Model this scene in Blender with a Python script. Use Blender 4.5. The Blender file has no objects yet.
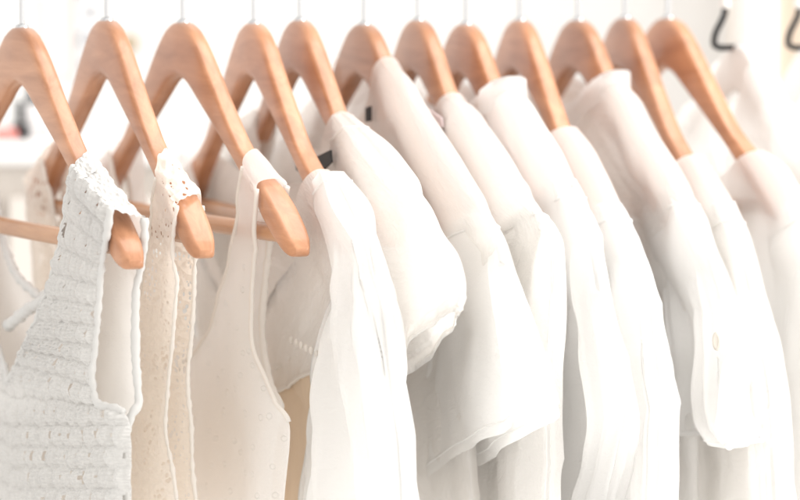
import bpy, math, random
from mathutils import Vector, noise
random.seed(7)
sc = bpy.context.scene
C = sc.collection
R = math.radians
F = 3340.0                                   # focal length in photo pixels (800 wide)
PITCH = math.atan(230 / F)

# ------------------------------------------------------------------ survey helpers
# the eye is the origin; these turn measured photo positions into metres on a hanger's own plane
def ray(px, py):
    x = (px - 400) / F; yv = -(py - 250) / F
    c, s = math.cos(PITCH), math.sin(PITCH)
    return (x, c + yv * s, -s + yv * c)
TOPS = [(22, 27), (107, 20), (183, 22), (254, 23), (300, 20), (364, 24), (418, 20), (466, 24), (520, 20), (578, 20), (625, 18), (668, 18), (741, 44), (815, 44)]
YAW = [23.5, 20, 22.5, 17.5, 17, 17.5, 15, 15.5, 13, 15.5, 12.5, 18, 14, 14]
X1 = (22 - 400) / F * 2.22; X12 = (668 - 400) / F * 2.5
RM = (2.5 - 2.22) / (X12 - X1)
def rail_depth(px):
    k = (px - 400) / F
    return (2.22 - RM * X1) / (1 - RM * k)
def at(px, py, depth):
    d = ray(px, py); s = depth / d[1]
    return Vector((d[0] * s, d[1] * s, d[2] * s))
HANG = []
for i, ((px, py), yw) in enumerate(zip(TOPS, YAW)):
    HANG.append((at(px, py, rail_depth(px)), R(yw)))
def loc(i, px, py, v=0.0):
    T, th = HANG[i - 1]
    ex = (math.sin(th), -math.cos(th)); ey = (math.cos(th), math.sin(th))
    d = ray(px, py)
    b = 0.0
    for _ in range(12):                       # the hanger, and the cloth with it, curves towards its tips
        s = (v + b + T.x * ey[0] + T.y * ey[1]) / (d[0] * ey[0] + d[1] * ey[1])
        P = Vector(d) * s
        u = (P.x - T.x) * ex[0] + (P.y - T.y) * ex[1]
        b = .5 * b + .5 * bend(u)
    return (u, P.z - T.z)
def bend(u): return .0026 * (min(abs(u), .2235) / .22) ** 1.3

# ------------------------------------------------------------------ materials
def newmat(name):
    m = bpy.data.materials.new(name); m.use_nodes = True
    nt = m.node_tree; nt.nodes.clear()
    out = nt.nodes.new('ShaderNodeOutputMaterial')
    return m, nt, out
def nd(nt, t, **kw):
    n = nt.nodes.new(t)
    for k, v in kw.items():
        if k in n.inputs.keys(): n.inputs[k].default_value = v
        else: setattr(n, k, v)
    return n
def simple(name, col, rough=.5, metal=0, coat=0, noise_scale=0, noise_amt=.1):
    m, nt, out = newmat(name)
    b = nd(nt, 'ShaderNodeBsdfPrincipled', Roughness=rough, Metallic=metal)
    b.inputs['Base Color'].default_value = (*col, 1)
    b.inputs['Coat Weight'].default_value = coat
    if noise_scale:
        tc = nd(nt, 'ShaderNodeTexCoord'); n = nd(nt, 'ShaderNodeTexNoise', Scale=noise_scale, Detail=5.0)
        nt.links.new(tc.outputs['Object'], n.inputs['Vector'])
        mx = nd(nt, 'ShaderNodeMixRGB'); mx.inputs[1].default_value = (*[c * (1 - noise_amt) for c in col], 1)
        mx.inputs[2].default_value = (*[min(1, c * (1 + noise_amt)) for c in col], 1)
        nt.links.new(n.outputs['Fac'], mx.inputs[0]); nt.links.new(mx.outputs[0], b.inputs['Base Color'])
        bp = nd(nt, 'ShaderNodeBump', Strength=.08, Distance=.002)
        nt.links.new(n.outputs['Fac'], bp.inputs['Height']); nt.links.new(bp.outputs[0], b.inputs['Normal'])
    nt.links.new(b.outputs[0], out.inputs[0])
    return m
def wood(name, dark, light):
    m, nt, out = newmat(name)
    tc = nd(nt, 'ShaderNodeTexCoord')
    mp = nd(nt, 'ShaderNodeMapping'); mp.inputs['Scale'].default_value = (6, 70, 45)
    oi = nd(nt, 'ShaderNodeObjectInfo')
    ad = nd(nt, 'ShaderNodeVectorMath', operation='ADD')
    nt.links.new(tc.outputs['Object'], ad.inputs[0]); nt.links.new(oi.outputs['Location'], ad.inputs[1])
    nt.links.new(ad.outputs[0], mp.inputs['Vector'])
    n = nd(nt, 'ShaderNodeTexNoise', Scale=1.6, Detail=6.0, Roughness=.62, Distortion=.6)
    nt.links.new(mp.outputs[0], n.inputs['Vector'])
    r = nd(nt, 'ShaderNodeValToRGB'); r.color_ramp.elements[0].position = .3; r.color_ramp.elements[1].position = .72
    r.color_ramp.elements[0].color = (*dark, 1); r.color_ramp.elements[1].color = (*light, 1)
    nt.links.new(n.outputs['Fac'], r.inputs[0])
    b = nd(nt, 'ShaderNodeBsdfPrincipled', Roughness=.42)
    b.inputs['Coat Weight'].default_value = .3; b.inputs['Coat Roughness'].default_value = .16; b.inputs['Specular IOR Level'].default_value = .35
    hv = nd(nt, 'ShaderNodeHueSaturation'); vr = nd(nt, 'ShaderNodeMapRange'); vr.inputs['To Min'].default_value = .84; vr.inputs['To Max'].default_value = 1.14
    nt.links.new(oi.outputs['Random'], vr.inputs[0]); nt.links.new(vr.outputs[0], hv.inputs['Value']); nt.links.new(r.outputs[0], hv.inputs['Color'])
    nt.links.new(hv.outputs[0], b.inputs['Base Color'])
    bp = nd(nt, 'ShaderNodeBump', Strength=.06, Distance=.001)
    nt.links.new(n.outputs['Fac'], bp.inputs['Height']); nt.links.new(bp.outputs[0], b.inputs['Normal'])
    nt.links.new(b.outputs[0], out.inputs[0])
    return m
def cloth(name, col, trans=.35, sheer=0.0, weave=1400, pattern=None):
    """diffuse + light passing through; optional open-work (lace, crochet) or dots, all in cloth UV metres"""
    m, nt, out = newmat(name); L = nt.links.new
    uv = nd(nt, 'ShaderNodeUVMap')
    w = nd(nt, 'ShaderNodeTexNoise', Scale=weave * .5, Detail=2.0); L(uv.outputs[0], w.inputs['Vector'])
    wr = nd(nt, 'ShaderNodeTexNoise', Scale=26.0, Detail=4.0, Distortion=.8); L(uv.outputs[0], wr.inputs['Vector'])
    h = nd(nt, 'ShaderNodeMath', operation='MULTIPLY_ADD'); L(wr.outputs['Fac'], h.inputs[0]); h.inputs[1].default_value = 3.0; L(w.outputs['Fac'], h.inputs[2])
    height = h.outputs[0]
    alpha = None
    colsock = None
    dist = .0016
    if pattern == 'lace':
        mp = nd(nt, 'ShaderNodeMapping'); mp.inputs['Scale'].default_value = (115, 190, 1); L(uv.outputs[0], mp.inputs[0])
        dn = nd(nt, 'ShaderNodeTexNoise', Scale=60.0, Detail=1.0); L(uv.outputs[0], dn.inputs['Vector'])
        ad = nd(nt, 'ShaderNodeMixRGB', blend_type='ADD'); ad.inputs[0].default_value = .9; L(mp.outputs[0], ad.inputs[1]); L(dn.outputs['Color'], ad.inputs[2])
        v = nd(nt, 'ShaderNodeTexVoronoi', Scale=1.0, voronoi_dimensions='2D'); v.feature = 'F1'; L(ad.outputs[0], v.inputs['Vector'])
        pn = nd(nt, 'ShaderNodeTexNoise', Scale=42.0, Detail=2.0); L(uv.outputs[0], pn.inputs['Vector'])
        th = nd(nt, 'ShaderNodeMapRange'); th.inputs['From Min'].default_value = .35; th.inputs['From Max'].default_value = .68; th.inputs['To Min'].default_value = -.05; th.inputs['To Max'].default_value = .33
        L(pn.outputs['Fac'], th.inputs[0])
        lt = nd(nt, 'ShaderNodeMath', operation='LESS_THAN'); L(v.outputs['Distance'], lt.inputs[0]); L(th.outputs[0], lt.inputs[1])
        alpha = lt.outputs[0]
        h2 = nd(nt, 'ShaderNodeMath', operation='MULTIPLY_ADD'); L(v.outputs['Distance'], h2.inputs[0]); h2.inputs[1].default_value = 5.0; L(height, h2.inputs[2]); height = h2.outputs[0]
        dist = .0016
    if pattern == 'knit':
        mp = nd(nt, 'ShaderNodeMapping'); mp.inputs['Scale'].default_value = (210, 420, 1); L(uv.outputs[0], mp.inputs[0])
        v = nd(nt, 'ShaderNodeTexVoronoi', Scale=1.0, Randomness=.8, voronoi_dimensions='2D'); L(mp.outputs[0], v.inputs['Vector'])
        h2 = nd(nt, 'ShaderNodeMath', operation='MULTIPLY_ADD'); L(v.outputs['Distance'], h2.inputs[0]); h2.inputs[1].default_value = 5.0; L(height, h2.inputs[2]); height = h2.outputs[0]
        dist = .0022
    if pattern == 'dots':
        mp = nd(nt, 'ShaderNodeMapping'); mp.inputs['Scale'].default_value = (34, 60, 1); L(uv.outputs[0], mp.inputs[0])
        v = nd(nt, 'ShaderNodeTexVoronoi', Scale=1.0, Randomness=.75, voronoi_dimensions='2D'); L(mp.outputs[0], v.inputs['Vector'])
        mr = nd(nt, 'ShaderNodeMapRange'); mr.inputs['From Min'].default_value = .09; mr.inputs['From Max'].default_value = .13; mr.inputs['To Min'].default_value = 1; mr.inputs['To Max'].default_value = 0
        L(v.outputs['Distance'], mr.inputs[0])
        mx = nd(nt, 'ShaderNodeMixRGB'); mx.inputs[1].default_value = (*col, 1); mx.inputs[2].default_value = (.98, .975, .96, 1); L(mr.outputs[0], mx.inputs[0]); colsock = mx.outputs[0]
        h2 = nd(nt, 'ShaderNodeMath', operation='MULTIPLY_ADD'); L(mr.outputs[0], h2.inputs[0]); h2.inputs[1].default_value = 2.5; L(height, h2.inputs[2]); height = h2.outputs[0]
        dist = .002
    if pattern == 'embroidery':
        v = nd(nt, 'ShaderNodeTexVoronoi', Scale=70.0); v.feature = 'SMOOTH_F1'; L(uv.outputs[0], v.inputs['Vector'])
        wv = nd(nt, 'ShaderNodeTexNoise', Scale=55.0, Detail=3.0, Distortion=2.5); L(uv.outputs[0], wv.inputs['Vector'])
        mu = nd(nt, 'ShaderNodeMath', operation='MULTIPLY_ADD'); L(wv.outputs['Fac'], mu.inputs[0]); mu.inputs[1].default_value = 2.2; L(v.outputs['Distance'], mu.inputs[2])
        h2 = nd(nt, 'ShaderNodeMath', operation='MULTIPLY_ADD'); L(mu.outputs[0], h2.inputs[0]); h2.inputs[1].default_value = 2.0; L(height, h2.inputs[2]); height = h2.outputs[0]
        dist = .002
    bp = nd(nt, 'ShaderNodeBump', Strength=.55, Distance=dist * .35); L(height, bp.inputs['Height'])
    d = nd(nt, 'ShaderNodeBsdfPrincipled', Roughness=.9); d.inputs['Base Color'].default_value = (*col, 1)
    d.inputs['Specular IOR Level'].default_value = .15; d.inputs['Sheen Weight'].default_value = .25; d.inputs['Sheen Roughness'].default_value = .5
    t = nd(nt, 'ShaderNodeBsdfTranslucent'); t.inputs['Color'].default_value = (*[c * .98 for c in col], 1)
    if colsock: L(colsock, d.inputs['Base Color']); L(colsock, t.inputs['Color'])
    L(bp.outputs[0], d.inputs['Normal']); L(bp.outputs[0], t.inputs['Normal'])
    mx = nd(nt, 'ShaderNodeMixShader'); mx.inputs[0].default_value = trans; L(d.outputs[0], mx.inputs[1]); L(t.outputs[0], mx.inputs[2])
    last = mx.outputs[0]
    if sheer or alpha:
        tr = nd(nt, 'ShaderNodeBsdfTransparent')
        m2 = nd(nt, 'ShaderNodeMixShader')
        if alpha: L(alpha, m2.inputs[0])
        else: m2.inputs[0].default_value = sheer
        L(last, m2.inputs[1]); L(tr.outputs[0], m2.inputs[2]); last = m2.outputs[0]
    L(last, out.inputs[0])
    return m

M = {}
M['wood'] = wood('varnished_beech', (.38, .165, .080), (.59, .292, .158))
M['bar'] = wood('beech_dowel', (.36, .165, .072), (.52, .27, .13))
M['chrome'] = simple('chrome', (.60, .60, .61), .12, 1.0)
M['black'] = simple('black_metal', (.012, .012, .014), .35, .3)
M['white_paint'] = simple('white_paint', (.84, .83, .81), .4, coat=.2, noise_scale=30, noise_amt=.02)
M['knit'] = cloth('white_crochet', (.70, .69, .67), .22, pattern='knit')
M['lining'] = cloth('smooth_lining', (.92, .895, .865), .4)
M['lace'] = cloth('cream_lace', (.94, .875, .80), .4, pattern='lace')
M['dots'] = cloth('dotted_voile', (.985, .97, .955), .5, sheer=.14, pattern='dots')
M['ivory'] = cloth('ivory_binding', (.87, .83, .78), .3)
M['yoke'] = cloth('embroidered_yoke', (.97, .945, .915), .48, pattern='embroidery')
M['shaded_lower'] = cloth('warm_shade_tan', (.86, .73, .58), .4)  # tan colour stands in for warm bounce and shade inside the blouse
M['gauze'] = cloth('white_gauze', (.955, .95, .94), .58, sheer=.10)
M['voile'] = cloth('white_voile', (.95, .93, .905), .58, sheer=.16, pattern='embroidery')
M['cotton'] = cloth('white_cotton', (.955, .948, .938), .58, sheer=.12)
M['silk'] = cloth('white_silk', (.95, .935, .915), .58, pattern='embroidery')
M['label'] = simple('black_label', (.01, .01, .012), .6)
M['pink_label'] = simple('pink_tape', (.72, .6, .6), .7)
M['button'] = simple('pearl_button', (.8, .74, .66), .25, coat=.5)
M['wall'] = simple('white_wall', (.70, .695, .685), .8, noise_scale=5, noise_amt=.015)
M['beige'] = simple('beige_curtain', (.78, .68, .58), .8, noise_scale=8, noise_amt=.04)
M['table'] = simple('white_tabletop', (.80, .79, .78), .35, noise_scale=12, noise_amt=.02)
M['cabinet'] = simple('off_white_cabinet', (.70, .65, .60), .6, noise_scale=6, noise_amt=.03)
M['paper'] = simple('pink_paper', (.78, .66, .62), .8, noise_scale=9, noise_amt=.06)
M['sketch_paper'] = simple('sketch_paper', (.74, .74, .75), .8)
M['ink'] = simple('grey_ink', (.36, .36, .38), .8)
M['red'] = simple('coral_box', (.75, .28, .25), .5)
M['glass'] = simple('clear_bottle', (.72, .70, .70), .15)
M['gold'] = simple('brass_knob', (.42, .34, .24), .35, .6)

# ------------------------------------------------------------------ object helpers
def mesh_obj(name, verts, faces, mat, parent=None, uvs=None, smooth=True):
    me = bpy.data.meshes.new(name)
    me.from_pydata([tuple(v) for v in verts], [], faces)
    if uvs:
        ul = me.uv_layers.new(name='UVMap')
        for p in me.polygons:
            for li in p.loop_indices:
                ul.data[li].uv = uvs[me.loops[li].vertex_index]
    if smooth:
        me.polygons.foreach_set('use_smooth', [True] * len(me.polygons))
    me.materials.append(mat); me.update()
    o = bpy.data.objects.new(name, me); C.objects.link(o)
    if parent: o.parent = parent
    return o
def empty(name, T, rz=0):
    o = bpy.data.objects.new(name, None); C.objects.link(o)
    o.location = T; o.rotation_euler = (0, 0, rz); o.empty_display_size = .05
    return o
def tag(o, label, cat, group=None):
    o['label'] = label; o['category'] = cat
    if group: o['group'] = group
    return o
def crom(P, n_per):
    """Catmull-Rom through tuples"""
    out = []
    k = len(P)
    for j in range(k - 1):
        p0 = P[max(0, j - 1)]; p1 = P[j]; p2 = P[j + 1]; p3 = P[min(k - 1, j + 2)]
        for q in range(n_per):
            t = q / n_per
            out.append(tuple(.5 * (2 * b + (c - a) * t + (2 * a - 5 * b + 4 * c - d) * t * t + (3 * b - a - 3 * c + d) * t ** 3) for a, b, c, d in zip(p0, p1, p2, p3)))
    out.append(tuple(P[-1]))
    return out
def tube_path(pts, rad, seg=10, cap=True):
    V = []; Fc = []
    n = len(pts); pts = [Vector(p) for p in pts]
    up = Vector((0.13, .97, .2)).normalized()
    for k, p in enumerate(pts):
        d = (pts[min(n - 1, k + 1)] - pts[max(0, k - 1)]).normalized()
        a = d.cross(up).normalized(); b = d.cross(a).normalized()
        r = rad(k / (n - 1)) if callable(rad) else rad
        for q in range(seg):
            w = 2 * math.pi * q / seg
            V.append(p + (a * math.cos(w) + b * math.sin(w)) * r)
    for k in range(n - 1):
        for q in range(seg):
            Fc.append((k * seg + q, k * seg + (q + 1) % seg, (k + 1) * seg + (q + 1) % seg, (k + 1) * seg + q))
    if cap:
        Fc.append(tuple(range(seg - 1, -1, -1))); Fc.append(tuple((n - 1) * seg + q for q in range(seg)))
    return V, Fc
def box(V, Fc, lo, hi, ch=.0):
    b = len(V)
    x0, y0, z0 = lo; x1, y1, z1 = hi
    V += [(x0, y0, z0), (x1, y0, z0), (x1, y1, z0), (x0, y1, z0), (x0, y0, z1), (x1, y0, z1), (x1, y1, z1), (x0, y1, z1)]
    Fc += [tuple(b + q for q in f) for f in ((3, 2, 1, 0), (4, 5, 6, 7), (0, 1, 5, 4), (1, 2, 6, 5), (2, 3, 7, 6), (3, 0, 4, 7))]
def box_obj(name, lo, hi, mat, parent=None, bevel=.003):
    V = []; Fc = []; box(V, Fc, lo, hi)
    o = mesh_obj(name, V, Fc, mat, parent, smooth=False)
    if bevel:
        b = o.modifiers.new('bevel', 'BEVEL'); b.width = bevel; b.segments = 3
    return o
def lathe(prof, seg=24):
    V = []; Fc = []
    for r, z in prof:
        for q in range(seg):
            w = 2 * math.pi * q / seg; V.append((r * math.cos(w), r * math.sin(w), z))
    for k in range(len(prof) - 1):
        for q in range(seg):
            Fc.append((k * seg + q, k * seg + (q + 1) % seg, (k + 1) * seg + (q + 1) % seg, (k + 1) * seg + q))
    Fc.append(tuple(range(seg - 1, -1, -1))); Fc.append(tuple((len(prof) - 1) * seg + q for q in range(seg)))
    return V, Fc

# ------------------------------------------------------------------ hangers
TOPP = [(0, 0), (.007, -.0003), (.014, -.0018), (.026, -.0062), (.044, -.018), (.064, -.0345), (.089, -.0555), (.117, -.0775), (.144, -.0925), (.174, -.106), (.195, -.1185), (.208, -.128), (.217, -.1355), (.2215, -.141)]
BOTP = [(0, -.036), (.02, -.0410), (.042, -.0525), (.082, -.0735), (.122, -.0955), (.152, -.1140), (.18, -.1300), (.198, -.1400), (.208, -.1445), (.216, -.1465), (.2215, -.1450)]
THK = [(0, .0140), (.03, .0130), (.07, .0125), (.12, .0125), (.157, .0135), (.163, .0150), (.17, .0172), (.19, .0182), (.208, .0172), (.216, .0145), (.2215, .0085)]
def interp(tab, x):
    for (a, b), (c, d) in zip(tab, tab[1:]):
        if x <= c: return b + (d - b) * (x - a) / (c - a)
    return tab[-1][1]
def smooth_tab(tab):
    return [(p[0], p[1]) for p in crom(tab, 6)]
TOPS_S, BOTS_S = smooth_tab(TOPP), smooth_tab(BOTP)
def arm_top(u): return interp(TOPS_S, min(abs(u), .2215))
def clear(side, y, u, z, ex=0.0, k=1.0):
    """cloth rests on the wood: ease it out where the arm is underneath"""
    a = abs(u)
    if a < .285:
        c = min(a, .2215)
        zb = interp(BOTS_S, c)
        w = (1 - ss(.225, .285, a)) * ss(zb - .06, zb - .006, z)
        req = interp([(0, .0095), (.13, .0095), (.185, .0118), (.3, .0112)], a) * w
        return side * max(side * y, (req + ex) * k)
    return y
def over_arm(P):
    """an outline point that would fall inside the wood is lifted onto it"""
    u, z = P
    if 0 < u < .219 and interp(BOTS_S, u) < z < interp(TOPS_S, u) + .0045: return (u, interp(TOPS_S, u) + .0045)
    return (u, z)
def ss(a, b, x):
    t = min(1, max(0, (x - a) / (b - a))); return t * t * (3 - 2 * t)
def hanger_body_mesh():
    us = [0.2215 * math.sin(math.pi / 2 * (k / 46)) for k in range(47)]
    us = [-u for u in us[:0:-1]] + us
    sec = 20; V = []; Fc = []
    for u in us:
        a = abs(u); zt = interp(TOPS_S, a); zb = interp(BOTS_S, a); t = interp(THK, a) / 2
        zc = (zt + zb) / 2; hz = (zt - zb) / 2
        for q in range(sec):
            w = 2 * math.pi * q / sec
            cw, sw = math.cos(w), math.sin(w)
            e = .38                                         # rounded-rectangle section
            y = t * math.copysign(abs(cw) ** e, cw); z = hz * math.copysign(abs(sw) ** .45, sw)
            V.append((u, bend(u) + y, zc + z))
    n = len(us)
    for k in range(n - 1):
        for q in range(sec):
            Fc.append((k * sec + q, (k + 1) * sec + q, (k + 1) * sec + (q + 1) % sec, k * sec + (q + 1) % sec))
    Fc.append(tuple(range(sec))); Fc.append(tuple((n - 1) * sec + q for q in range(sec - 1, -1, -1)))
    return V, Fc
HG = 'wooden hangers along the rail'
def hanger_proto():
    root = empty('clothes_hanger', (0, 0, 0))
    mesh_obj('wooden_arms', *hanger_body_mesh(), M['wood'], root)
    pts = [(0, 0, -.012), (0, 0, .006), (0, 0, .02), (.0, 0, .034)]
    for k in range(0, 15):                                # question-mark hook over the rail
        w = R(-82 + k * 17.5)
        pts.append((.019 * math.cos(w) - .003, 0, .054 + .019 * math.sin(w)))
    mesh_obj('hook', *tube_path(crom(pts, 3), .0019, 10), M['chrome'], root)
    V, Fc = lathe([(.0045, -.003), (.0045, .0012), (.003, .0022)], 16)
    mesh_obj('ferrule', V, Fc, M['chrome'], root)
    V, Fc = tube_path([(-.200 + .400 * k / 24, bend(.2 * abs(k - 12) / 12), -.1335 - .0012 * math.sin(math.pi * k / 24)) for k in range(25)], .0058, 14)
    mesh_obj('trouser_bar', V, Fc, M['bar'], root)
    return root
proto = hanger_proto()
HL = ['nearest wooden hanger, leftmost on the rail, holding the crocheted white top',
      'wooden hanger holding the cream lace top, second from the left',
      'wooden hanger holding the narrow-strapped dotted white camisole',
      'wooden hanger holding the blouse with a pale embroidered yoke and long white drape',
      'wooden hanger under the short-sleeved white shirt with a banded cuff',
      'wooden hanger mostly hidden behind the tall pointed shoulder of the flared-sleeve blouse',
      'wooden hanger holding the white blouse just right of the flared-sleeve one',
      'wooden hanger with its end hidden, eighth from the left',
      'wooden hanger with a long bare arm, ninth from the left',
      'wooden hanger whose arm vanishes into the shirt with the rolled-up sleeve',
      'blurred wooden hanger just left of the last wooden one, second from the right',
      'blurred wooden hanger at the right end with a broad bare arm']
def copy_tree(o, parent=None):
    c = o.copy(); C.objects.link(c)
    if parent: c.parent = parent
    for ch in [x for x in o.children]: copy_tree(ch, c)
    return c
RZ = lambda th: th - math.pi / 2
for k in range(12):
    T, th = HANG[k]
    h = proto if k == 0 else copy_tree(proto)
    h.location = T; h.rotation_euler = (0, random.uniform(-.012, .012) if k > 2 else 0, RZ(th))
    tag(h, HL[k], 'hanger', HG)
# two white hangers with black wire hooks further along
def white_hanger(k, label):
    T, th = HANG[k]
    root = empty('clothes_hanger', T, RZ(th))
    src = [c for c in proto.children if c.name.startswith('wooden_arms')][0]
    o = bpy.data.objects.new('painted_arms', src.data.copy()); C.objects.link(o); o.parent = root
    o.data.materials.clear(); o.data.materials.append(M['white_paint'])
    px, py = TOPS[k]; d = rail_depth(px)
    path = [(-16, -70), (-16, -45), (-16, -36), (-16.5, -30), (-20, -22), (-25, -12), (-27, -3), (-25.5, 2), (-19, 3.8), (-12, 3.6), (-5, 3.2), (1, 3)]
    inv = Vector(T)
    pts = []
    for dx, dy in path:
        P = at(px + dx, py + dy, d) - inv
        r = -RZ(th)
        pts.append((P.x * math.cos(r) - P.y * math.sin(r), P.x * math.sin(r) + P.y * math.cos(r), P.z))
    mesh_obj('hook', *tube_path(crom(pts[2:], 5), .0025, 10), M['black'], root)
    mesh_obj('hook_sleeve', *tube_path(crom(pts[:3], 5), .0040, 10), M['white_paint'], root)
    tag(root, label, 'hanger', 'white hangers with black hooks')
    return root
white_hanger(12, 'white hanger with a bent black wire hook, right of the last wooden hanger')
white_hanger(13, 'white hanger with a black wire hook, cut off by the right edge')

# the rail (above the frame) that carries every hook
p0 = at(-160, 20, rail_depth(-160)); p1 = at(900, 20, rail_depth(900))
zr = .0525
V, Fc = tube_path([p0 + Vector((0, 0, zr)), p0.lerp(p1, .5) + Vector((0, 0, zr)), p1 + Vector((0, 0, zr))], .0155, 24)
rail = mesh_obj('clothes_rail', V, Fc, M['chrome'])
tag(rail, 'straight metal clothes rail that carries every hanger hook', 'clothes rail')

# ------------------------------------------------------------------ garments
def ss(a, b, x):
    t = min(1, max(0, (x - a) / (b - a))); return t * t * (3 - 2 * t)
def nz(x, y, z): return noise.noise(Vector((x, y, z)))
class Folds:
    def __init__(s, seed, amp=.003, freq=3.0, wrinkle=.0012, diag=.0, drift=.25):
        r = random.Random(seed); s.o = r.uniform(0, 50)
        s.amp = amp; s.w = wrinkle; s.diag = diag
        s.c = [(freq * f, r.uniform(0, 6.3), a, r.uniform(-drift, drift)) for f, a in ((1, 1), (1.83, .55), (2.9, .38), (5.3, .24))]
    def __call__(s, a, t, u, z):
        """a = position across the cloth, t = 0 top .. 1 hem"""
        g = .15 + .85 * ss(.05, .6, t)
        v = sum(w * math.sin(f * 2 * math.pi * (a + dr * t + .05 * nz(a * 2, t * 3, s.o)) + p) for f, p, w, dr in s.c) * s.amp * g
        v += s.w * (nz(u * 22, z * 14, s.o) + .6 * nz(u * 50, z * 40, s.o + 3))
        rg = 1 - abs(nz(u * 9 + z * 13, z * 4 - u * 8, s.o + 20)) * 2.2
        v += max(0, rg) ** 3 * (s.diag + .0006) * .7
        if s.diag:
            q = nz(u * 12 + z * 16, z * 5 - u * 6, s.o + 9)
            v += s.diag * q * (1 - .5 * t)
        return v
def resolve(i, P, v):
    """('c', py) = on the garment's centre line, else a measured point"""
    T, th = HANG[i - 1]
    out = []
    for p in P:
        if p[0] == 'c': out.append((0.0, -(p[1] - TOPS[i - 1][1]) * T.y / F))
        else: out.append(loc(i, p[0], p[1], v))
    return out
def grid_faces(nr, nc, base=0, flip=False, closed=False):
    f = []
    for a in range(nr - 1):
        for b in range(nc if closed else nc - 1):
            q = (base + a * nc + b, base + a * nc + (b + 1) % nc, base + (a + 1) * nc + (b + 1) % nc, base + (a + 1) * nc + b)
            f.append(q[::-1] if flip else q)
    return f
def panel(name, i, root, rows_n, rows_a, y0, T, close, folds, mat, relief=None, nper=10, ns=34, halves=(1, -1)):
    """one front or back panel of a sleeveless top: rows from strap to hem, near half and mirrored far half"""
    N = crom(resolve(i, rows_n, y0), nper); A = crom(resolve(i, rows_a, y0), nper)
    CL = crom([(c,) for c in close], nper)
    V = []; Fc = []; UV = []
    nr = len(N)
    edge = {1: ([], []), -1: ([], [])}
    top = {}
    for sg in halves:
        base = len(V); acc = 0; prev = None
        for k in range(nr):
            t = k / (nr - 1); c = min(1, max(0, CL[k][0]))
            wd = math.hypot(A[k][0] - N[k][0], A[k][1] - N[k][1])
            if prev: acc += abs(A[k][1] - prev[1]) + .15 * abs(A[k][0] - prev[0])
            prev = A[k]
            for q in range(ns):
                s = math.sin(math.pi / 2 * q / (ns - 1))
                nu = max(0.0, N[k][0])
                u = nu + (A[k][0] - nu) * s; z = N[k][1] + (A[k][1] - N[k][1]) * s
                shape = (1 - c) + c * math.sqrt(max(0, 1 - s ** 5))
                fd = folds(sg * u * 2.2, t, sg * u, z) * min(1, shape)
                y = y0 / abs(y0) * T * shape + fd * ss(0, .12, t)
                if relief: y += (1 if y0 > 0 else -1) * relief(sg * u, acc) * min(1, (1 - s) * wd / .006 + .12) * min(1, (nu + s * wd) / .006 + .12 if N[k][0] < .001 else s * wd / .006 + .12)
                y = clear(1 if y0 > 0 else -1, y, u, z)
                V.append((sg * u, y + bend(u), z)); UV.append((sg * u + 1, acc + 1))
            edge[sg][0].append(V[base + k * ns]); edge[sg][1].append(V[base + k * ns + ns - 1])
        Fc += grid_faces(nr, ns, base, flip=(sg > 0) != (y0 > 0))
        top[sg] = [V[base + q] for q in range(ns)]
    return V, Fc, UV, edge, top
def cap_strip(front, back, i, lift, nq=12, rough=.0012):
    """cloth passing over the hanger arm between the front and back panels"""
    V = []; UV = []
    ns = len(front)
    for q in range(nq + 1):
        w = math.pi * q / nq
        for f, b in zip(front, back):
            u = f[0] + (b[0] - f[0]) * q / nq
            y = (f[1] + b[1]) / 2 + (f[1] - b[1]) / 2 * math.cos(w)
            z0 = f[2] + (b[2] - f[2]) * q / nq
            zt = max(arm_top(u) + lift, z0)
            z = z0 + (zt - z0) * math.sin(w) ** .6
            n_ = rough * (nz(u * 60, y * 60, 2.2) + (1.2 * nz(u * 190, y * 260, 4.2) if rough > .0015 else 0)); V.append((u, y - n_ * math.cos(w), z + n_ * math.sin(w))); UV.append((u + 1, q / nq * .03 + 1))
    return V, grid_faces(nq + 1, ns), UV
def trim(name, pts, r, mat, root, scallop=0, n=None):
    P = [Vector(p) for p in pts]
    L = [0]
    for a, b in zip(P, P[1:]): L.append(L[-1] + (b - a).length)
    m = n or max(12, int(L[-1] / .0025)); out = []; j = 0
    for k in range(m + 1):
        d = L[-1] * k / m
        while j < len(P) - 2 and L[j + 1] < d: j += 1
        f = (d - L[j]) / max(1e-9, L[j + 1] - L[j]); out.append(P[j].lerp(P[j + 1], f))
    sd = r * 1000 + L[-1] * 40
    rr = (lambda t: r * (1 + scallop * .5 * math.sin(t * L[-1] / .008 * 6.283 + 3 * nz(t * L[-1] * 40, sd, 1)) + scallop * 1.3 * nz(t * L[-1] * 120, sd, 4))) if scallop else r
    return mesh_obj(name, *tube_path(out, rr, 8), mat, root)

# --- 1: crocheted white sleeveless top
def knit_cell(u, d):
    ru, rd = .021, .0130
    d = d + .0012 * nz(u * 25, d * 12, 8)
    row = math.floor(d / rd); fr = d / rd - row
    cu = u / ru + .5 * (row % 2) + .14 * nz(u * 24, d * 24, 1)
    return cu - math.floor(cu), fr, math.floor(cu), row
def knit_relief(u, d):
    f, fr, c, r = knit_cell(u, d)
    shell = math.sin(math.pi * f) ** .6 * math.sin(math.pi * (.12 + .8 * fr))
    rib = .5 * abs(math.sin(math.pi * 4 * f + .9 * fr)) * shell
    ridge = .12 * math.exp(-((fr - .06) ** 2) / .010)
    return 0.0046 * (shell + .8 * rib + ridge) + .0006 * nz(u * 160, d * 300, 5)
def knit_open(u, d):
    """openings between the shells, where yarn leaves a gap"""
    f, fr, c, r = knit_cell(u, d)
    g = min(f, 1 - f)
    k = .75 + .9 * nz(c * 3.1 + (f > .5) * 3.1, r * 2.7, 7.7)
    return k > .3 and (g / (.11 * k)) ** 2 + ((fr - .42) / (.26 * k)) ** 2 < 1
def garment_root(i, name, label, cat):
    T, th = HANG[i - 1]
    r = empty(name, T, RZ(th))
    return tag(r, label, cat, 'white clothes hung on the rail')
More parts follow.
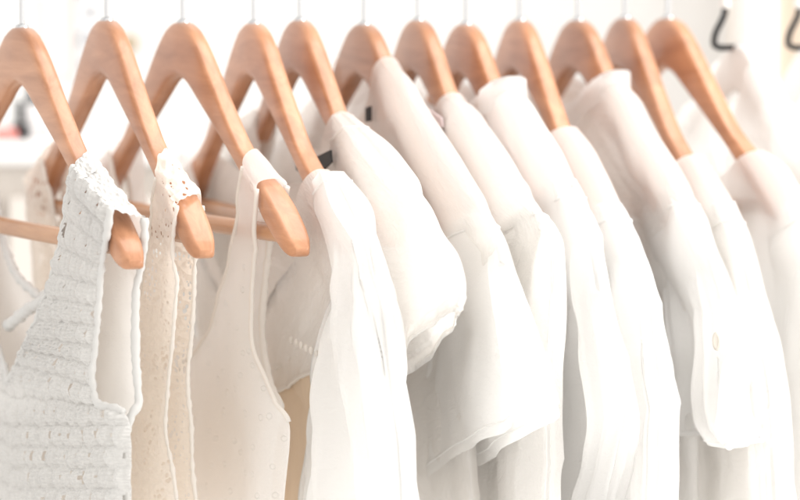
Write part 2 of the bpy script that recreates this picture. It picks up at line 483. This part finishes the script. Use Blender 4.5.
def build_crochet():
    i = 1
    root = garment_root(i, 'sleeveless_top', 'white crocheted knit sleeveless top hanging nearest at the left', 'top')
    fn = [(76, 166), (69, 200), (61, 250), (47, 298), (30, 338), (21, 356), ('c', 385), ('c', 412), ('c', 440), ('c', 500), ('c', 575)]
    fa = [(114, 208), (110, 236), (105, 268), (102, 305), (99, 345), (98, 378), (101, 402), (113, 413), (117, 440), (117, 500), (117, 575)]
    bn = [(92, 170), (88, 200), (80, 250), (62, 285), (40, 297), ('c', 310), ('c', 350), ('c', 412), ('c', 440), ('c', 500), ('c', 575)]
    ba = [(141, 218), (141, 240), (137, 268), (135, 305), (134, 345), (136, 378), (138, 402), (139, 416), (139, 440), (139, 500), (139, 575)]
    cl_f = [0, 0, 0, 0, 0, 0, .0, .8, 1, 1, 1]
    cl_b = [0, 0, 0, 0, 0, 0, .0, .6, .9, .9, .9]
    fl = Folds(1, .0012, 2, .0012)
    Vf, Ff, Uf, ef, tf = panel('front', i, root, fn, fa, -.0095, .0105, cl_f, fl, None, knit_relief, nper=30, ns=110)
    def gap(f):
        u = sum(Uf[q][0] for q in f) / 4 - 1; d = sum(Uf[q][1] for q in f) / 4 - 1
        return min(q % 110 for q in f) > 3 and max(q % 110 for q in f) < 105 and knit_open(u, d)
    Ff = [f for f in Ff if not gap(f)]
    mesh_obj('front_panel', Vf, Ff, M['knit'], root, Uf)
    Vb, Fb, Ub, eb, tb = panel('back', i, root, bn, ba, .0095, .0105, cl_b, Folds(2, .001, 2, .001), None, None, nper=16, ns=40)
    mesh_obj('back_panel', Vb, Fb, M['lining'], root, Ub)
    for sg in (1, -1):
        # resample back strap top to the front's columns
        bt = [tb[sg][min(39, int(q / 109 * 39))] for q in range(110)]
        V, Fc, UV = cap_strip(tf[sg], bt, i, .0045, 30, .0017)
        mesh_obj('shoulder_strap', V, Fc, M['knit'], root, UV)
        trim('armhole_trim', eb[sg][1], .0027, M['knit'], root, .25)
        trim('armhole_trim', ef[sg][1][:int(len(ef[sg][1]) * .7)], .0022, M['knit'], root, .35)
        nk = [p for p in ef[sg][0] if abs(p[0]) > 1e-4]
        trim('neck_trim', nk, .0022, M['knit'], root, .35)
        nk = [p for p in eb[sg][0] if abs(p[0]) > 1e-4]
        trim('neck_trim', nk, .0028, M['knit'], root, .3)
    # knotted tie at the back neck
    P = [loc(i, x, y, .004) for x, y in ((50, 296), (42, 303), (34, 309), (26, 318), (20, 325))]
    trim('neck_tie', [(u, .004 - .002 * k + bend(u), z) for k, (u, z) in enumerate(P)], .0036, M['knit'], root, .5)
build_crochet()

# --- 2: cream lace top
def build_lace():
    i = 2
    root = garment_root(i, 'lace_top', 'cream lace sleeveless top with wide scalloped straps beside the crocheted one', 'top')
    fn = [(160, 178), (153, 210), (148, 250), (141, 300), (126, 340), (108, 372), ('c', 400), ('c', 440), ('c', 500), ('c', 575)]
    fa = [(183, 206), (180, 225), (178, 255), (175, 300), (170, 340), (166, 375), (164, 410), (165, 440), (173, 500), (180, 575)]
    bn = [(170, 176), (168, 210), (163, 250), (156, 300), (130, 335), ('c', 350), ('c', 400), ('c', 440), ('c', 500), ('c', 575)]
    ba = [(197, 206), (196, 226), (195, 255), (193, 300), (190, 340), (188, 375), (187, 410), (187, 440), (191, 500), (196, 575)]
    z = [0] * 10
    Vf, Ff, Uf, ef, tf = panel('f', i, root, fn, fa, -.008, .008, z, Folds(4, .0018, 3, .0014), None, None, 12, 40)
    mesh_obj('front_panel', Vf, Ff, M['lace'], root, Uf)
    Vb, Fb, Ub, eb, tb = panel('b', i, root, bn, ba, .008, .008, z, Folds(5, .0018, 3, .0014), None, None, 12, 40)
    mesh_obj('back_panel', Vb, Fb, M['lace'], root, Ub)
    for sg in (1, -1):
        V, Fc, UV = cap_strip(tf[sg], tb[sg], i, .0045, 22, .0018)
        mesh_obj('shoulder_strap', V, Fc, M['lace'], root, UV)
        trim('lace_edging', ef[sg][1], .0013, M['ivory'], root, .4)
        trim('lace_edging', eb[sg][1], .0015, M['ivory'], root, .4)
        trim('lace_edging', [p for p in ef[sg][0] if abs(p[0]) > 1e-4], .0013, M['ivory'], root, .4)
build_lace()

# --- 3: dotted camisole
def build_cami():
    i = 3
    root = garment_root(i, 'camisole', 'sheer white camisole with small raised dots and narrow straps', 'camisole')
    fn = [(247, 167), (243, 186), (238, 212), (232, 240), (226, 270), (217, 300), (205, 330), (193, 350), (186, 366), ('c', 390), ('c', 420), ('c', 450), ('c', 500), ('c', 575)]
    fa = [(263, 189), (262, 204), (260, 226), (257, 247), (254, 272), (252, 300), (253, 335), (257, 360), (265, 383), (274, 402), (281, 420), (279, 450), (274, 500), (270, 575)]
    bn = [(256, 166), (252, 188), (247, 214), (242, 240), (236, 272), (226, 300), (212, 325), (195, 340), ('c', 352), ('c', 390), ('c', 420), ('c', 450), ('c', 500), ('c', 575)]
    ba = [(281, 187), (277, 204), (272, 226), (269, 247), (266, 272), (263, 300), (262, 335), (265, 360), (271, 383), (279, 402), (285, 420), (283, 450), (279, 500), (275, 575)]
    c = [0, 0, 0, 0, 0, 0, 0, 0, 0, .0, .7, 1, 1, 1]
    Vf, Ff, Uf, ef, tf = panel('f', i, root, fn, fa, -.007, .007, c, Folds(6, .002, 2.4, .0016), None, None, 10, 40)
    mesh_obj('front_panel', Vf, Ff, M['dots'], root, Uf)
    Vb, Fb, Ub, eb, tb = panel('b', i, root, bn, ba, .007, .007, c, Folds(7, .002, 2.4, .0016), None, None, 10, 40)
    mesh_obj('back_panel', Vb, Fb, M['dots'], root, Ub)
    for sg in (1, -1):
        V, Fc, UV = cap_strip(tf[sg], tb[sg], i, .004)
        mesh_obj('shoulder_strap', V, Fc, M['cotton'], root, UV)
        n = int(len(ef[sg][1]) * .78)
        trim('armhole_binding', ef[sg][1][:n], .0016, M['ivory'], root)
        trim('armhole_binding', eb[sg][1][:n], .0024, M['ivory'], root, .2)
        trim('neck_binding', [p for p in ef[sg][0] if abs(p[0]) > 1e-4], .0015, M['ivory'], root)
build_cami()

# --- shirts: a hollow body ring by ring, sleeves as hanging tubes
def body(name, root, i, A_px, vA, T, zf, zb, ff, fb, mat, nper=14, ns=96, t0=0.0, t1=1.0, Tflare=1.3):
    A = [over_arm(p) for p in crom(resolve(i, A_px, vA), nper)]; nr = len(A)
    acc = [0]
    for a, b in zip(A, A[1:]): acc.append(acc[-1] + abs(b[1] - a[1]))
    zh = A[-1][1]
    V = []; UV = []; rings = []
    ks = [k for k in range(nr) if t0 <= k / (nr - 1) <= t1]
    for k in ks:
        t = k / (nr - 1); f = acc[k] / acc[-1]
        ring = []
        for side, z0, fd in ((-1, zf, ff), (1, zb, fb)):
            nzc = z0 + (zh - z0) * f
            rng = range(ns) if side < 0 else range(ns - 2, 0, -1)
            for q in rng:
                s = math.sin(math.pi * (q / (ns - 1) - .5))
                b = abs(s)
                u = A[k][0] * s
                z = nzc + (A[k][1] - nzc) * (b ** (1.6 - .6 * min(1, t * 3)))
                shape = (1 - b ** (9 - 4 * ss(.1, .5, t))) ** .5
                TT = T * (1.35 + (Tflare - 1.35) * ss(.05, .6, t))
                y = side * TT * shape + fd(s * .5, t, u, z) * shape ** .5
                rd = math.sqrt(max(0, 1 - (max(0, b - .90) / .10) ** 2))
                y = clear(side, y, u, z, 0, rd)
                ring.append((u, y + bend(u), z))
        rings.append(ring)
    nc = len(rings[0])
    for r, k in zip(rings, ks):
        for q, p in enumerate(r): V.append(p); UV.append((q / nc * .9 + 1, acc[k] + 1))
    o = mesh_obj(name, V, grid_faces(len(rings), nc, closed=True), mat, root, UV)
    return o, rings
def sleeve(name, root, i, O_px, I_px, v, T0, T1, fd, mat, nper=12, nc=96, hem=0.0, sg=1, zig=0.0, ysw=0.0):
    O = [over_arm(p) for p in crom(resolve(i, O_px, v), nper)]; I = crom(resolve(i, I_px, v), nper); nr = len(O)
    V = []; UV = []; acc = 0; rings = []
    for k in range(nr):
        t = k / (nr - 1)
        cu, cz = (O[k][0] + I[k][0]) / 2, (O[k][1] + I[k][1]) / 2
        hu, hz = (O[k][0] - I[k][0]) / 2, (O[k][1] - I[k][1]) / 2
        if k: acc += math.hypot(O[k][0] - O[k - 1][0], O[k][1] - O[k - 1][1])
        T = (T0 + (T1 - T0) * ss(0, 1, t)) * (.6 + .4 * ss(0, .14, t))
        if hem and t > 1 - hem: T += .0016
        ring = []
        for q in range(nc):
            w = 2 * math.pi * q / nc
            c = math.copysign(abs(math.cos(w)) ** .8, math.cos(w)); s = math.sin(w)
            u = cu + hu * c; z = cz + hz * c
            fo = fd(q / nc * 2, t, u, z)
            y = v * .5 + ysw * t + T * math.copysign(abs(s) ** .8, s) + fo * abs(s) ** .5
            z += zig * t * t * math.sin(w * 3 + .6)
            u += fo * .6 * c
            if abs(s) > .02: y = clear(1 if s > 0 else -1, y, u, z, .0016, min(1, abs(s) * 2.2) * (.62 + .38 * ss(0, .16, t)))
            ring.append((sg * u, y + bend(u), z))
        rings.append(ring)
        for q, p in enumerate(ring): V.append(p); UV.append((q / nc * .4 + 2, acc + 1))
    kk = min(nr - 1, 7)
    trim('armhole_seam', rings[kk] + rings[kk][:1], .0009, mat, root, .2)
    trim('hem_seam', rings[nr - 5] + rings[nr - 5][:1], .0007, mat, root, .2)
    if hem:                                             # turned-in hem gives the edge a thickness
        for d, sc_ in ((.0012, .985), (-.008, .97)):
            last = rings[-1]; cx = sum(p[0] for p in last) / nc; cy = sum(p[1] for p in last) / nc
            for q, p in enumerate(last):
                V.append((cx + (p[0] - cx) * sc_, cy + (p[1] - cy) * sc_, p[2] - (d if d > 0 else d)))
                UV.append((q / nc * .4 + 2, acc + 1))
            nr += 1
    return mesh_obj(name, V, grid_faces(nr, nc, closed=True, flip=sg < 0), mat, root, UV)
def collar(name, root, ring, mat, up=.012, fall=.022, out=.004, ns=40):
    """a stand and fall following the neck opening"""
    n = len(ring); V = []; UV = []
    prof = [(0, 0), (up * .6, .0005), (up, .0012), (up * .9, .0028), (up - fall * .4, out), (up - fall, out * 1.35)]
    for j, (dz, o) in enumerate(prof):
        for q, p in enumerate(ring):
            sy = 1 if p[1] - bend(p[0]) > 0 else -1
            V.append((p[0] * .985 if dz < up else p[0] + math.copysign(o, p[0]), p[1] + sy * o, p[2] + dz + .0015 * nz(p[0] * 30, dz * 50, p[1] * 30))); UV.append((q / n + 1, dz + 1))
    return mesh_obj(name, V, grid_faces(len(prof), n, closed=True), mat, root, UV)
def patch_quad(name, root, i, quad, v, mat, th=.0006):
    """small flat tape sewn on the plane v of hanger i"""
    P = [loc(i, x, y, v) for x, y in quad]
    V = [(u, v - th + bend(u), z) for u, z in P] + [(u, v + th + bend(u), z) for u, z in P]
    n = len(P)
    Fc = [tuple(range(n)), tuple(range(2 * n - 1, n - 1, -1))] + [(k, k + n, (k + 1) % n + n, (k + 1) % n) for k in range(n)]
    return mesh_obj(name, V, Fc, mat, root, smooth=False)
def zc(i, py): return -(py - TOPS[i - 1][1]) * HANG[i - 1][0].y / F

# 4: blouse with embroidered yoke and long gauze drape
root = garment_root(4, 'blouse', 'pale blouse with embroidered yoke, lower part tinted tan for warm shade and long white gauze drape', 'blouse')
A4 = [(326, 174), (338, 200), (346, 235), (346, 270), (340, 300), (331, 330), (325, 355), (321, 372), (320, 400), (318, 450), (315, 500), (313, 575)]
f4 = Folds(11, .0022, 3, .0016, .002); g4 = Folds(12, .002, 3, .0015)
o, ry = body('yoke', root, 4, A4, .004, .0085, zc(4, 300), zc(4, 185), f4, g4, M['yoke'], t0=0, t1=.637)
body('shaded_lower', root, 4, A4, .004, .0075, zc(4, 300), zc(4, 185), f4, g4, M['shaded_lower'], t0=.627, t1=1)  # lower body, tinted to imitate the shaded gap beside the sleeve
O4 = [(329, 171), (341, 190), (353, 215), (364, 245), (371, 275), (379, 302), (384, 340), (389, 400), (395, 470), (398, 520), (400, 575)]
I4 = [(320, 182), (328, 206), (338, 230), (349, 250), (347, 275), (337, 312), (329, 345), (323, 375), (318, 410), (312, 460), (308, 505), (304, 575)]
I4 = I4[:3] + I4[4:]
for sg in (1, -1):
    sleeve('sleeve', root, 4, O4, I4, -.002, .009, .016, Folds(13, .0062, 2.6, .0014, .002, .4), M['gauze'], sg=sg)
trim('lace_edging', [(p[0], p[1] - .001, p[2]) for p in ry[-1][:96]], .0014, M['ivory'], root, .5)
trim('lace_edging', [(p[0], p[1] - .001, p[2] + .016) for p in ry[-1][4:92]], .0009, M['ivory'], root, .5)
# row of small drop beads along the yoke hem
bead = None
for k in range(6):
    u, z = loc(4, 294 + k * 5, 340 + k * 2.6, -.0105)
    V, Fc = lathe([(.0004, .0024), (.0013, .0015), (.0016, 0), (.0012, -.0016), (.0004, -.0024)], 10)
    if bead is None: bead = mesh_obj('bead', V, Fc, M['ivory'], root); b = bead
    else: b = bead.copy(); C.objects.link(b)
    b.location = (u, -.0125 + bend(u), z)

# 5: short-sleeved shirt with a banded cuff
root = garment_root(5, 'short_sleeved_shirt', 'white short-sleeved shirt with a wide banded cuff, right of the long gauze drape', 'shirt')
A5 = [(350, 121), (373, 143), (390, 180), (397, 230), (396, 300), (393, 370), (398, 400), (406, 430), (417, 500), (424, 575)]
o, r5 = body('body', root, 5, A5, .006, .009, zc(5, 245), zc(5, 150), Folds(21, .0042, 3, .002, .005), Folds(22, .0025, 3, .0015), M['voile'])
O5 = [(348, 114), (375, 139), (400, 169), (421, 200), (440, 233), (455, 254), (462, 276), (463, 294), (458, 310)]
I5 = [(342, 124), (352, 160), (366, 200), (379, 240), (388, 280), (393, 320), (396, 345), (398, 362), (401, 376)]
for sg in (1, -1):
    s = sleeve('sleeve', root, 5, O5, I5, .004, .0095, .0075, Folds(23, .0018, 1.6, .0008, .0025), M['voile'], hem=.13, sg=sg)
patch_quad('neck_label', root, 5, [(296, 158), (306, 162), (331, 150), (332, 162), (318, 176), (309, 189), (302, 188), (304, 174), (297, 170)], -.0150, M['label'])

# 6: flared-sleeve blouse with the tall pointed shoulder
root = garment_root(6, 'flared_blouse', 'white blouse with a tall pointed shoulder and wide flared elbow sleeve', 'blouse')
A6 = [(396, 62), (411, 77), (426, 102), (447, 135), (471, 174), (493, 210), (504, 232), (505, 250), (497, 280), (486, 330), (478, 400), (480, 500), (482, 575)]
o, r6 = body('body', root, 6, A6, .006, .0095, zc(6, 150), zc(6, 122), Folds(31, .004, 3, .0018, .005), Folds(32, .0036, 3, .0016, .003), M['voile'])
O6 = [(491, 212), (505, 236), (512, 262), (521, 292), (532, 324), (545, 365), (557, 403)]
I6 = [(464, 232), (455, 262), (450, 300), (445, 345), (439, 390), (432, 440), (425, 496)]
for sg in (1, -1):
    sleeve('sleeve', root, 6, O6, I6, .008, .008, .011, Folds(33, .0045, 1.6, .0012, .003, .2), M['gauze'], hem=0, sg=sg, zig=.004)
patch_quad('neck_label', root, 6, [(366, 108), (371, 106), (371, 121), (366, 122)], -.0142, M['label'])

# 7: blouse with long sleeves
root = garment_root(7, 'long_sleeved_blouse', 'white silky blouse with gathered shoulder, hanging just right of the flared sleeve', 'blouse')
A7 = [(461, 97), (474, 106), (490, 127), (510, 157), (530, 191), (545, 214), (551, 236), (548, 270), (542, 320), (540, 400), (540, 500), (540, 575)]
o, r7 = body('body', root, 7, A7, .006, .0095, zc(7, 175), zc(7, 128), Folds(41, .004, 3, .002, .005), Folds(42, .0036, 3, .0016, .003), M['silk'])
O7 = [(538, 206), (551, 222), (558, 246), (559, 280), (556, 330), (555, 380), (556, 430), (554, 500), (553, 575)]
I7 = [(518, 232), (513, 255), (507, 285), (501, 320), (496, 360), (492, 400), (490, 450), (486, 500), (484, 575)]
for sg in (1, -1):
    sleeve('sleeve', root, 7, O7, I7, .006, .009, .012, Folds(43, .004, 2.0, .0012, .002, .1), M['silk'], sg=sg)
patch_quad('neck_tape', root, 7, [(424, 106), (442, 118), (443, 127), (430, 124)], -.0142, M['pink_label'])
patch_quad('neck_label', root, 7, [(430, 127), (442, 129), (440, 140), (434, 136)], -.0142, M['label'])

# 8: shirt with standing collar
root = garment_root(8, 'collared_shirt', 'white shirt with a standing collar and long sleeve bulging to the right, mid-rail', 'shirt')
A8 = [(521, 90), (534, 106), (545, 125), (560, 150), (576, 183), (587, 210), (590, 240), (588, 300), (585, 400), (580, 500), (578, 575)]
o, r8 = body('body', root, 8, A8, .006, .0095, zc(8, 128), zc(8, 105), Folds(51, .0042, 3, .0018, .0045), Folds(52, .0036, 3, .0016, .003), M['cotton'])
collar('collar', root, r8[0], M['cotton'], .010, .022, .003)
O8 = [(574, 178), (590, 213), (597, 240), (602, 270), (608, 310), (616, 350), (623, 390), (626, 420), (616, 460), (607, 500), (602, 575)]
I8 = [(556, 200), (558, 225), (560, 255), (562, 290), (565, 330), (567, 365), (568, 400), (566, 440), (562, 480), (558, 520), (555, 575)]
for sg in (1, -1):
    sleeve('sleeve', root, 8, O8, I8, .006, .0095, .014, Folds(53, .0052, 2.2, .0015, .004, .14), M['cotton'], sg=sg)

# 9
root = garment_root(9, 'long_sleeved_shirt', 'plain white long-sleeved shirt with a narrow shoulder, under the long bare hanger arm', 'shirt')
A9 = [(577, 126), (592, 146), (604, 170), (621, 205), (633, 231), (637, 260), (637, 300), (640, 400), (640, 500), (640, 575)]
body('body', root, 9, A9, .006, .0095, zc(9, 190), zc(9, 150), Folds(61, .0042, 3, .0018, .0045), Folds(62, .0036, 3, .0016, .003), M['cotton'])
O9 = [(619, 202), (635, 233), (646, 260), (653, 300), (658, 340), (662, 380), (665, 430), (663, 500), (660, 575)]
I9 = [(602, 225), (605, 250), (609, 280), (614, 315), (618, 350), (621, 385), (622, 430), (619, 500), (615, 575)]
for sg in (1, -1):
    sleeve('sleeve', root, 9, O9, I9, .006, .009, .013, Folds(63, .005, 2.2, .0015, .004, .14), M['cotton'], sg=sg)

# 10: shirt with rolled, tabbed sleeve
root = garment_root(10, 'rolled_sleeve_shirt', 'white shirt with a stand collar and sleeve rolled up under a buttoned tab', 'shirt')
A10 = [(626, 84), (641, 100), (656, 130), (682, 172), (694, 196), (700, 225), (700, 270), (700, 350), (705, 440), (705, 500), (705, 575)]
o, r10 = body('body', root, 10, A10, .006, .0095, zc(10, 122), zc(10, 100), Folds(71, .0042, 3, .0018, .0045), Folds(72, .0036, 3, .0016, .003), M['silk'])
collar('collar', root, r10[0], M['cotton'], .010, .022, .003)
O10 = [(689, 186), (706, 219), (716, 250), (723, 272), (732, 300), (738, 322), (743, 345), (745, 370), (746, 400), (752, 425), (770, 444)]
I10 = [(670, 212), (673, 240), (676, 265), (680, 290), (685, 315), (690, 335), (694, 355), (694, 380), (690, 405), (684, 425), (678, 440)]
for sg in (1, -1):
    sleeve('sleeve', root, 10, O10, I10, .008, .0095, .018, Folds(73, .008, 1.8, .0012, .002, .12), M['cotton'], hem=0, sg=sg, zig=.004)
tp = [(735, 322), (742, 332), (744, 345), (741, 356), (736, 366), (733, 385), (731, 410), (728, 425)]
pts = [(loc(10, x, y, -.010)[0], -.015 + bend(.23), loc(10, x, y, -.010)[1]) for x, y in tp]
trim('sleeve_tab', pts, .0042, M['cotton'], root)
u, z = loc(10, 725, 341, -.014)
V, Fc = lathe([(.0058, -.001), (.0062, .0), (.0058, .001), (.0042, .0006), (.0005, .0005)], 18)
b = mesh_obj('button', V, Fc, M['button'], root); b.location = (u, -.0195 + bend(.23), z); b.rotation_euler = (R(90), 0, 0)

# 11, 12
root = garment_root(11, 'white_cardigan', 'blurred white garment with a rounded shoulder between the two last wooden hangers', 'shirt')
A11 = [(703, 154), (718, 177), (734, 203), (743, 230), (746, 265), (748, 300), (752, 350), (756, 400), (760, 480), (762, 575)]
body('body', root, 11, A11, .006, .0095, zc(11, 215), zc(11, 180), Folds(81, .0042, 3, .0018, .0045), Folds(82, .0036, 3, .0016, .003), M['silk'])
O11 = [(733, 200), (747, 238), (754, 275), (760, 310), (766, 345), (772, 390), (777, 440), (780, 500), (782, 575)]
I11 = [(716, 230), (716, 260), (718, 290), (722, 320), (726, 350), (730, 390), (732, 440), (734, 500), (735, 575)]
for sg in (1, -1):
    sleeve('sleeve', root, 11, O11, I11, .006, .009, .013, Folds(83, .005, 2.2, .0015, .004, .14), M['silk'], sg=sg)
root = garment_root(12, 'white_shirt', 'blurred white shirt on the last wooden hanger, running out of the frame at the right', 'shirt')
A12 = [(766, 150), (784, 163), (799, 183), (813, 210), (820, 240), (823, 280), (824, 330), (826, 400), (828, 480), (830, 575)]
body('body', root, 12, A12, .006, .0095, zc(12, 215), zc(12, 180), Folds(91, .0042, 3, .0018, .0045), Folds(92, .0036, 3, .0016, .003), M['cotton'])
O12 = [(808, 196), (824, 235), (830, 270), (834, 300), (837, 340), (839, 390), (841, 440), (842, 500), (843, 575)]
I12 = [(790, 225), (790, 255), (791, 280), (792, 310), (794, 345), (796, 390), (798, 440), (799, 500), (800, 575)]
for sg in (1, -1):
    sleeve('sleeve', root, 12, O12, I12, .006, .009, .013, Folds(93, .005, 2.2, .0015, .004, .14), M['cotton'], sg=sg)
root = garment_root(13, 'white_jacket', 'blurred white jacket on the white hanger, behind the last wooden hanger', 'jacket')
A13 = [(768, 96), (782, 98), (800, 108), (822, 135), (838, 170), (848, 220), (852, 300), (856, 400), (858, 480), (860, 575)]
body('body', root, 13, A13, .006, .012, zc(13, 170), zc(13, 120), Folds(101, .0042, 3, .0018, .0045), Folds(102, .0036, 3, .0016, .003), M['cotton'])
for sg in (1, -1):
    sleeve('sleeve', root, 13, [(p[0] + 14, p[1] + 6) for p in A13[3:]], [(p[0] - 22, p[1] + 36 * (1 - k / 6)) for k, p in enumerate(A13[3:])], .006, .009, .013, Folds(103, .005, 2.2, .0015, .004, .14), M['cotton'], sg=sg)

# ------------------------------------------------------------------ background
YW = 3.35
def wx(px, y=YW): return (px - 400) / F * y
def wz(py, y=YW): return ray(400, py)[2] / ray(400, py)[1] * y
V, Fc = [], []; box(V, Fc, (-2.2, YW, -1.5), (2.2, YW + .1, 1.2))
o = mesh_obj('wall', V, Fc, M['wall'], smooth=False); o['kind'] = 'structure'
tag(o, 'plain bright white wall behind the clothes rail', 'wall')
# white dressing table at the left
YT = 2.98
t = empty('dressing_table', (wx(-60, YT), YT, -1.5))
def tb(name, lo, hi, m, par, bev=.004):
    b = t.location
    return box_obj(name, tuple(l - q for l, q in zip(lo, b)), tuple(l - q for l, q in zip(hi, b)), m, par, bev)
zt = wz(141, YT)
tb('table_top', (wx(-300, YT), YT, zt - .022), (wx(300, YT), YW - .004, zt), M['table'], t)
cab = tb('cabinet_body', (wx(-290, YT), YT + .03, -1.45), (wx(290, YT), YW - .006, zt - .0225), M['cabinet'], t)
for k in range(2):
    dr = tb('drawer', (wx(-280 + k * 285, YT), YT + .014, zt - .24), (wx(-3 + k * 283, YT), YT + .0295, zt - .05), M['cabinet'], t)
tag(t, 'pale dressing table against the wall behind the hangers at the left', 'dressing table')
def small(name, x_px, y, prof, m, label, cat, lid=None, group=None):
    r = empty(name, (wx(x_px, y), y, zt + .0005))
    mesh_obj('bottle_body', *lathe(prof, 20), m, r)
    if lid: mesh_obj('cap', *lathe(lid, 20), M['black'], r)
    return tag(r, label, cat, group)
small('mascara_tube', 33, 3.03, [(.0055, 0), (.006, .001), (.006, .030), (.005, .031)], M['glass'], 'slim bottle with a tall black cap, tallest on the dressing table', 'bottle', [(.0055, .0315), (.006, .032), (.006, .052), (.005, .054)])
small('nail_polish', 20, 3.02, [(.007, 0), (.008, .002), (.008, .012), (.004, .015)], M['black'], 'small black bottle left of the tall-capped one', 'bottle', [(.0035, .0155), (.0042, .016), (.0036, .034), (.003, .035)])
small('perfume_bottle', 47, 3.05, [(.008, 0), (.009, .002), (.009, .018), (.004, .022)], M['glass'], 'clear bottle with short dark cap right of the tall-capped one', 'bottle', [(.004, .0225), (.0045, .023), (.0045, .032), (.004, .033)])
bx = box_obj('makeup_palette', (wx(-6, 3.0), 3.0, zt + .0005), (wx(16, 3.0), 3.06, zt + .010), M['red'], None, .002)
tag(bx, 'flat coral makeup box lying on the dressing table', 'makeup box')
# prints on the wall
pr = empty('wall_print', (wx(57), YW - .004, wz(25)))
box_obj('sheet', (-.014, -.001, -.05), (.014, .001, .075), M['paper'], pr, 0)
tag(pr, 'pale pink paper print on the wall between the two nearest hangers', 'print')
sk = empty('wall_sketch', (wx(89), YW - .004, wz(30)))
box_obj('sheet', (-.011, -.001, -.06), (.011, .001, .075), M['sketch_paper'], sk, 0)
for (a, b, r_) in ((-.002, .04, .006), (.003, .018, .005), (-.001, -.008, .006), (.002, -.034, .007)):
    pts = [(a + r_ * math.cos(w * .5) * (1 + .2 * math.sin(w)), -.0022, b + r_ * 1.2 * math.sin(w * .5)) for w in range(0, 12)]
    mesh_obj('drawn_line', *tube_path(crom(pts, 3), .0016, 6), M['ink'], sk)
tag(sk, 'grey line drawing on pale paper beside the pink print', 'drawing')
V, Fc = lathe([(.004, 0), (.004, .014), (.009, .018), (.010, .023), (.006, .028), (.001, .029)], 18)
k = mesh_obj('wall_peg', V, Fc, M['gold'], None); k.rotation_euler = (R(90), 0, 0); k.location = (wx(132), YW, wz(43))
tag(k, 'small dark brass peg on the wall right of the second hanger', 'wall peg')
# white post and beige curtains on the right
o = box_obj('white_post', (wx(746, 3.1), 3.1, -1.5), (wx(776, 3.1), 3.22, 1.1), M['white_paint'], None, .006)
tag(o, 'broad white upright post between two beige curtains at the right edge', 'post')
def curtain(x0, x1, label, y=3.26):
    V = []; n = 60
    for k in range(n + 1):
        f = k / n; x = x0 + (x1 - x0) * f
        for z in (1.1, .4, -.4, -1.5):
            V.append((x, y + .012 * math.sin(f * (x1 - x0) / .045 * 6.28) + .004 * nz(f * 5, z, 1), z))
    o = mesh_obj('curtain', V, grid_faces(n + 1, 4), M['beige'])
    s = o.modifiers.new('thick', 'SOLIDIFY'); s.thickness = .003
    return tag(o, label, 'curtain', 'beige curtains by the post')
curtain(wx(733, 3.26), wx(760, 3.26), 'narrow strip of beige curtain left of the white post')
curtain(wx(772, 3.26), wx(900, 3.26), 'wide beige curtain right of the white post')

# ------------------------------------------------------------------ light
w = bpy.data.worlds.new('World'); sc.world = w; w.use_nodes = True
bg = w.node_tree.nodes['Background']; bg.inputs[1].default_value = 1.25
wt = w.node_tree
tcw = wt.nodes.new('ShaderNodeTexCoord'); sx = wt.nodes.new('ShaderNodeSeparateXYZ'); mr = wt.nodes.new('ShaderNodeMapRange'); rw = wt.nodes.new('ShaderNodeValToRGB')
wt.links.new(tcw.outputs['Generated'], sx.inputs[0]); wt.links.new(sx.outputs['X'], mr.inputs[0]); wt.links.new(mr.outputs[0], rw.inputs[0]); wt.links.new(rw.outputs[0], bg.inputs[0])
mr.inputs['From Min'].default_value = -1; mr.inputs['From Max'].default_value = 1
rw.color_ramp.elements[0].color = (.95, .925, .895, 1); rw.color_ramp.elements[1].color = (1.25, 1.225, 1.18, 1)
def area(name, pos, target, size, power, col=(1, 1, 1)):
    l = bpy.data.lights.new(name, 'AREA'); l.shape = 'RECTANGLE'; l.size, l.size_y = size; l.energy = power; l.color = col
    o = bpy.data.objects.new(name, l); C.objects.link(o); o.location = pos
    o.rotation_euler = (Vector(target) - Vector(pos)).to_track_quat('-Z', 'Y').to_euler()
    return o
area('window_light', (1.9, 1.7, .75), (.05, 2.25, -.15), (1.2, 1.4), 34, (1, .985, .96))
area('overhead_fill', (.2, 2.6, 1.5), (0, 2.9, -.2), (1.4, 1.0), 19, (1, .985, .97))  # added fill from above to brighten the wall, not a known fixture

# ------------------------------------------------------------------ camera
cam = bpy.data.cameras.new('Camera'); co = bpy.data.objects.new('Camera', cam); C.objects.link(co)
co.location = (0, 0, 0); co.rotation_euler = (R(90) - PITCH, 0, 0)
cam.sensor_width = 36; cam.lens = F / 800 * 36; cam.clip_end = 50; cam.clip_start = .05
cam.dof.use_dof = True; cam.dof.focus_distance = 2.1; cam.dof.aperture_fstop = 5.2
sc.camera = co
sc.view_settings.view_transform = 'Standard'; sc.view_settings.look = 'None'; sc.view_settings.exposure = 0.08; sc.view_settings.gamma = 1

cy = sc.cycles; cy.max_bounces = 9; cy.diffuse_bounces = 7; cy.transmission_bounces = 7; cy.transparent_max_bounces = 10
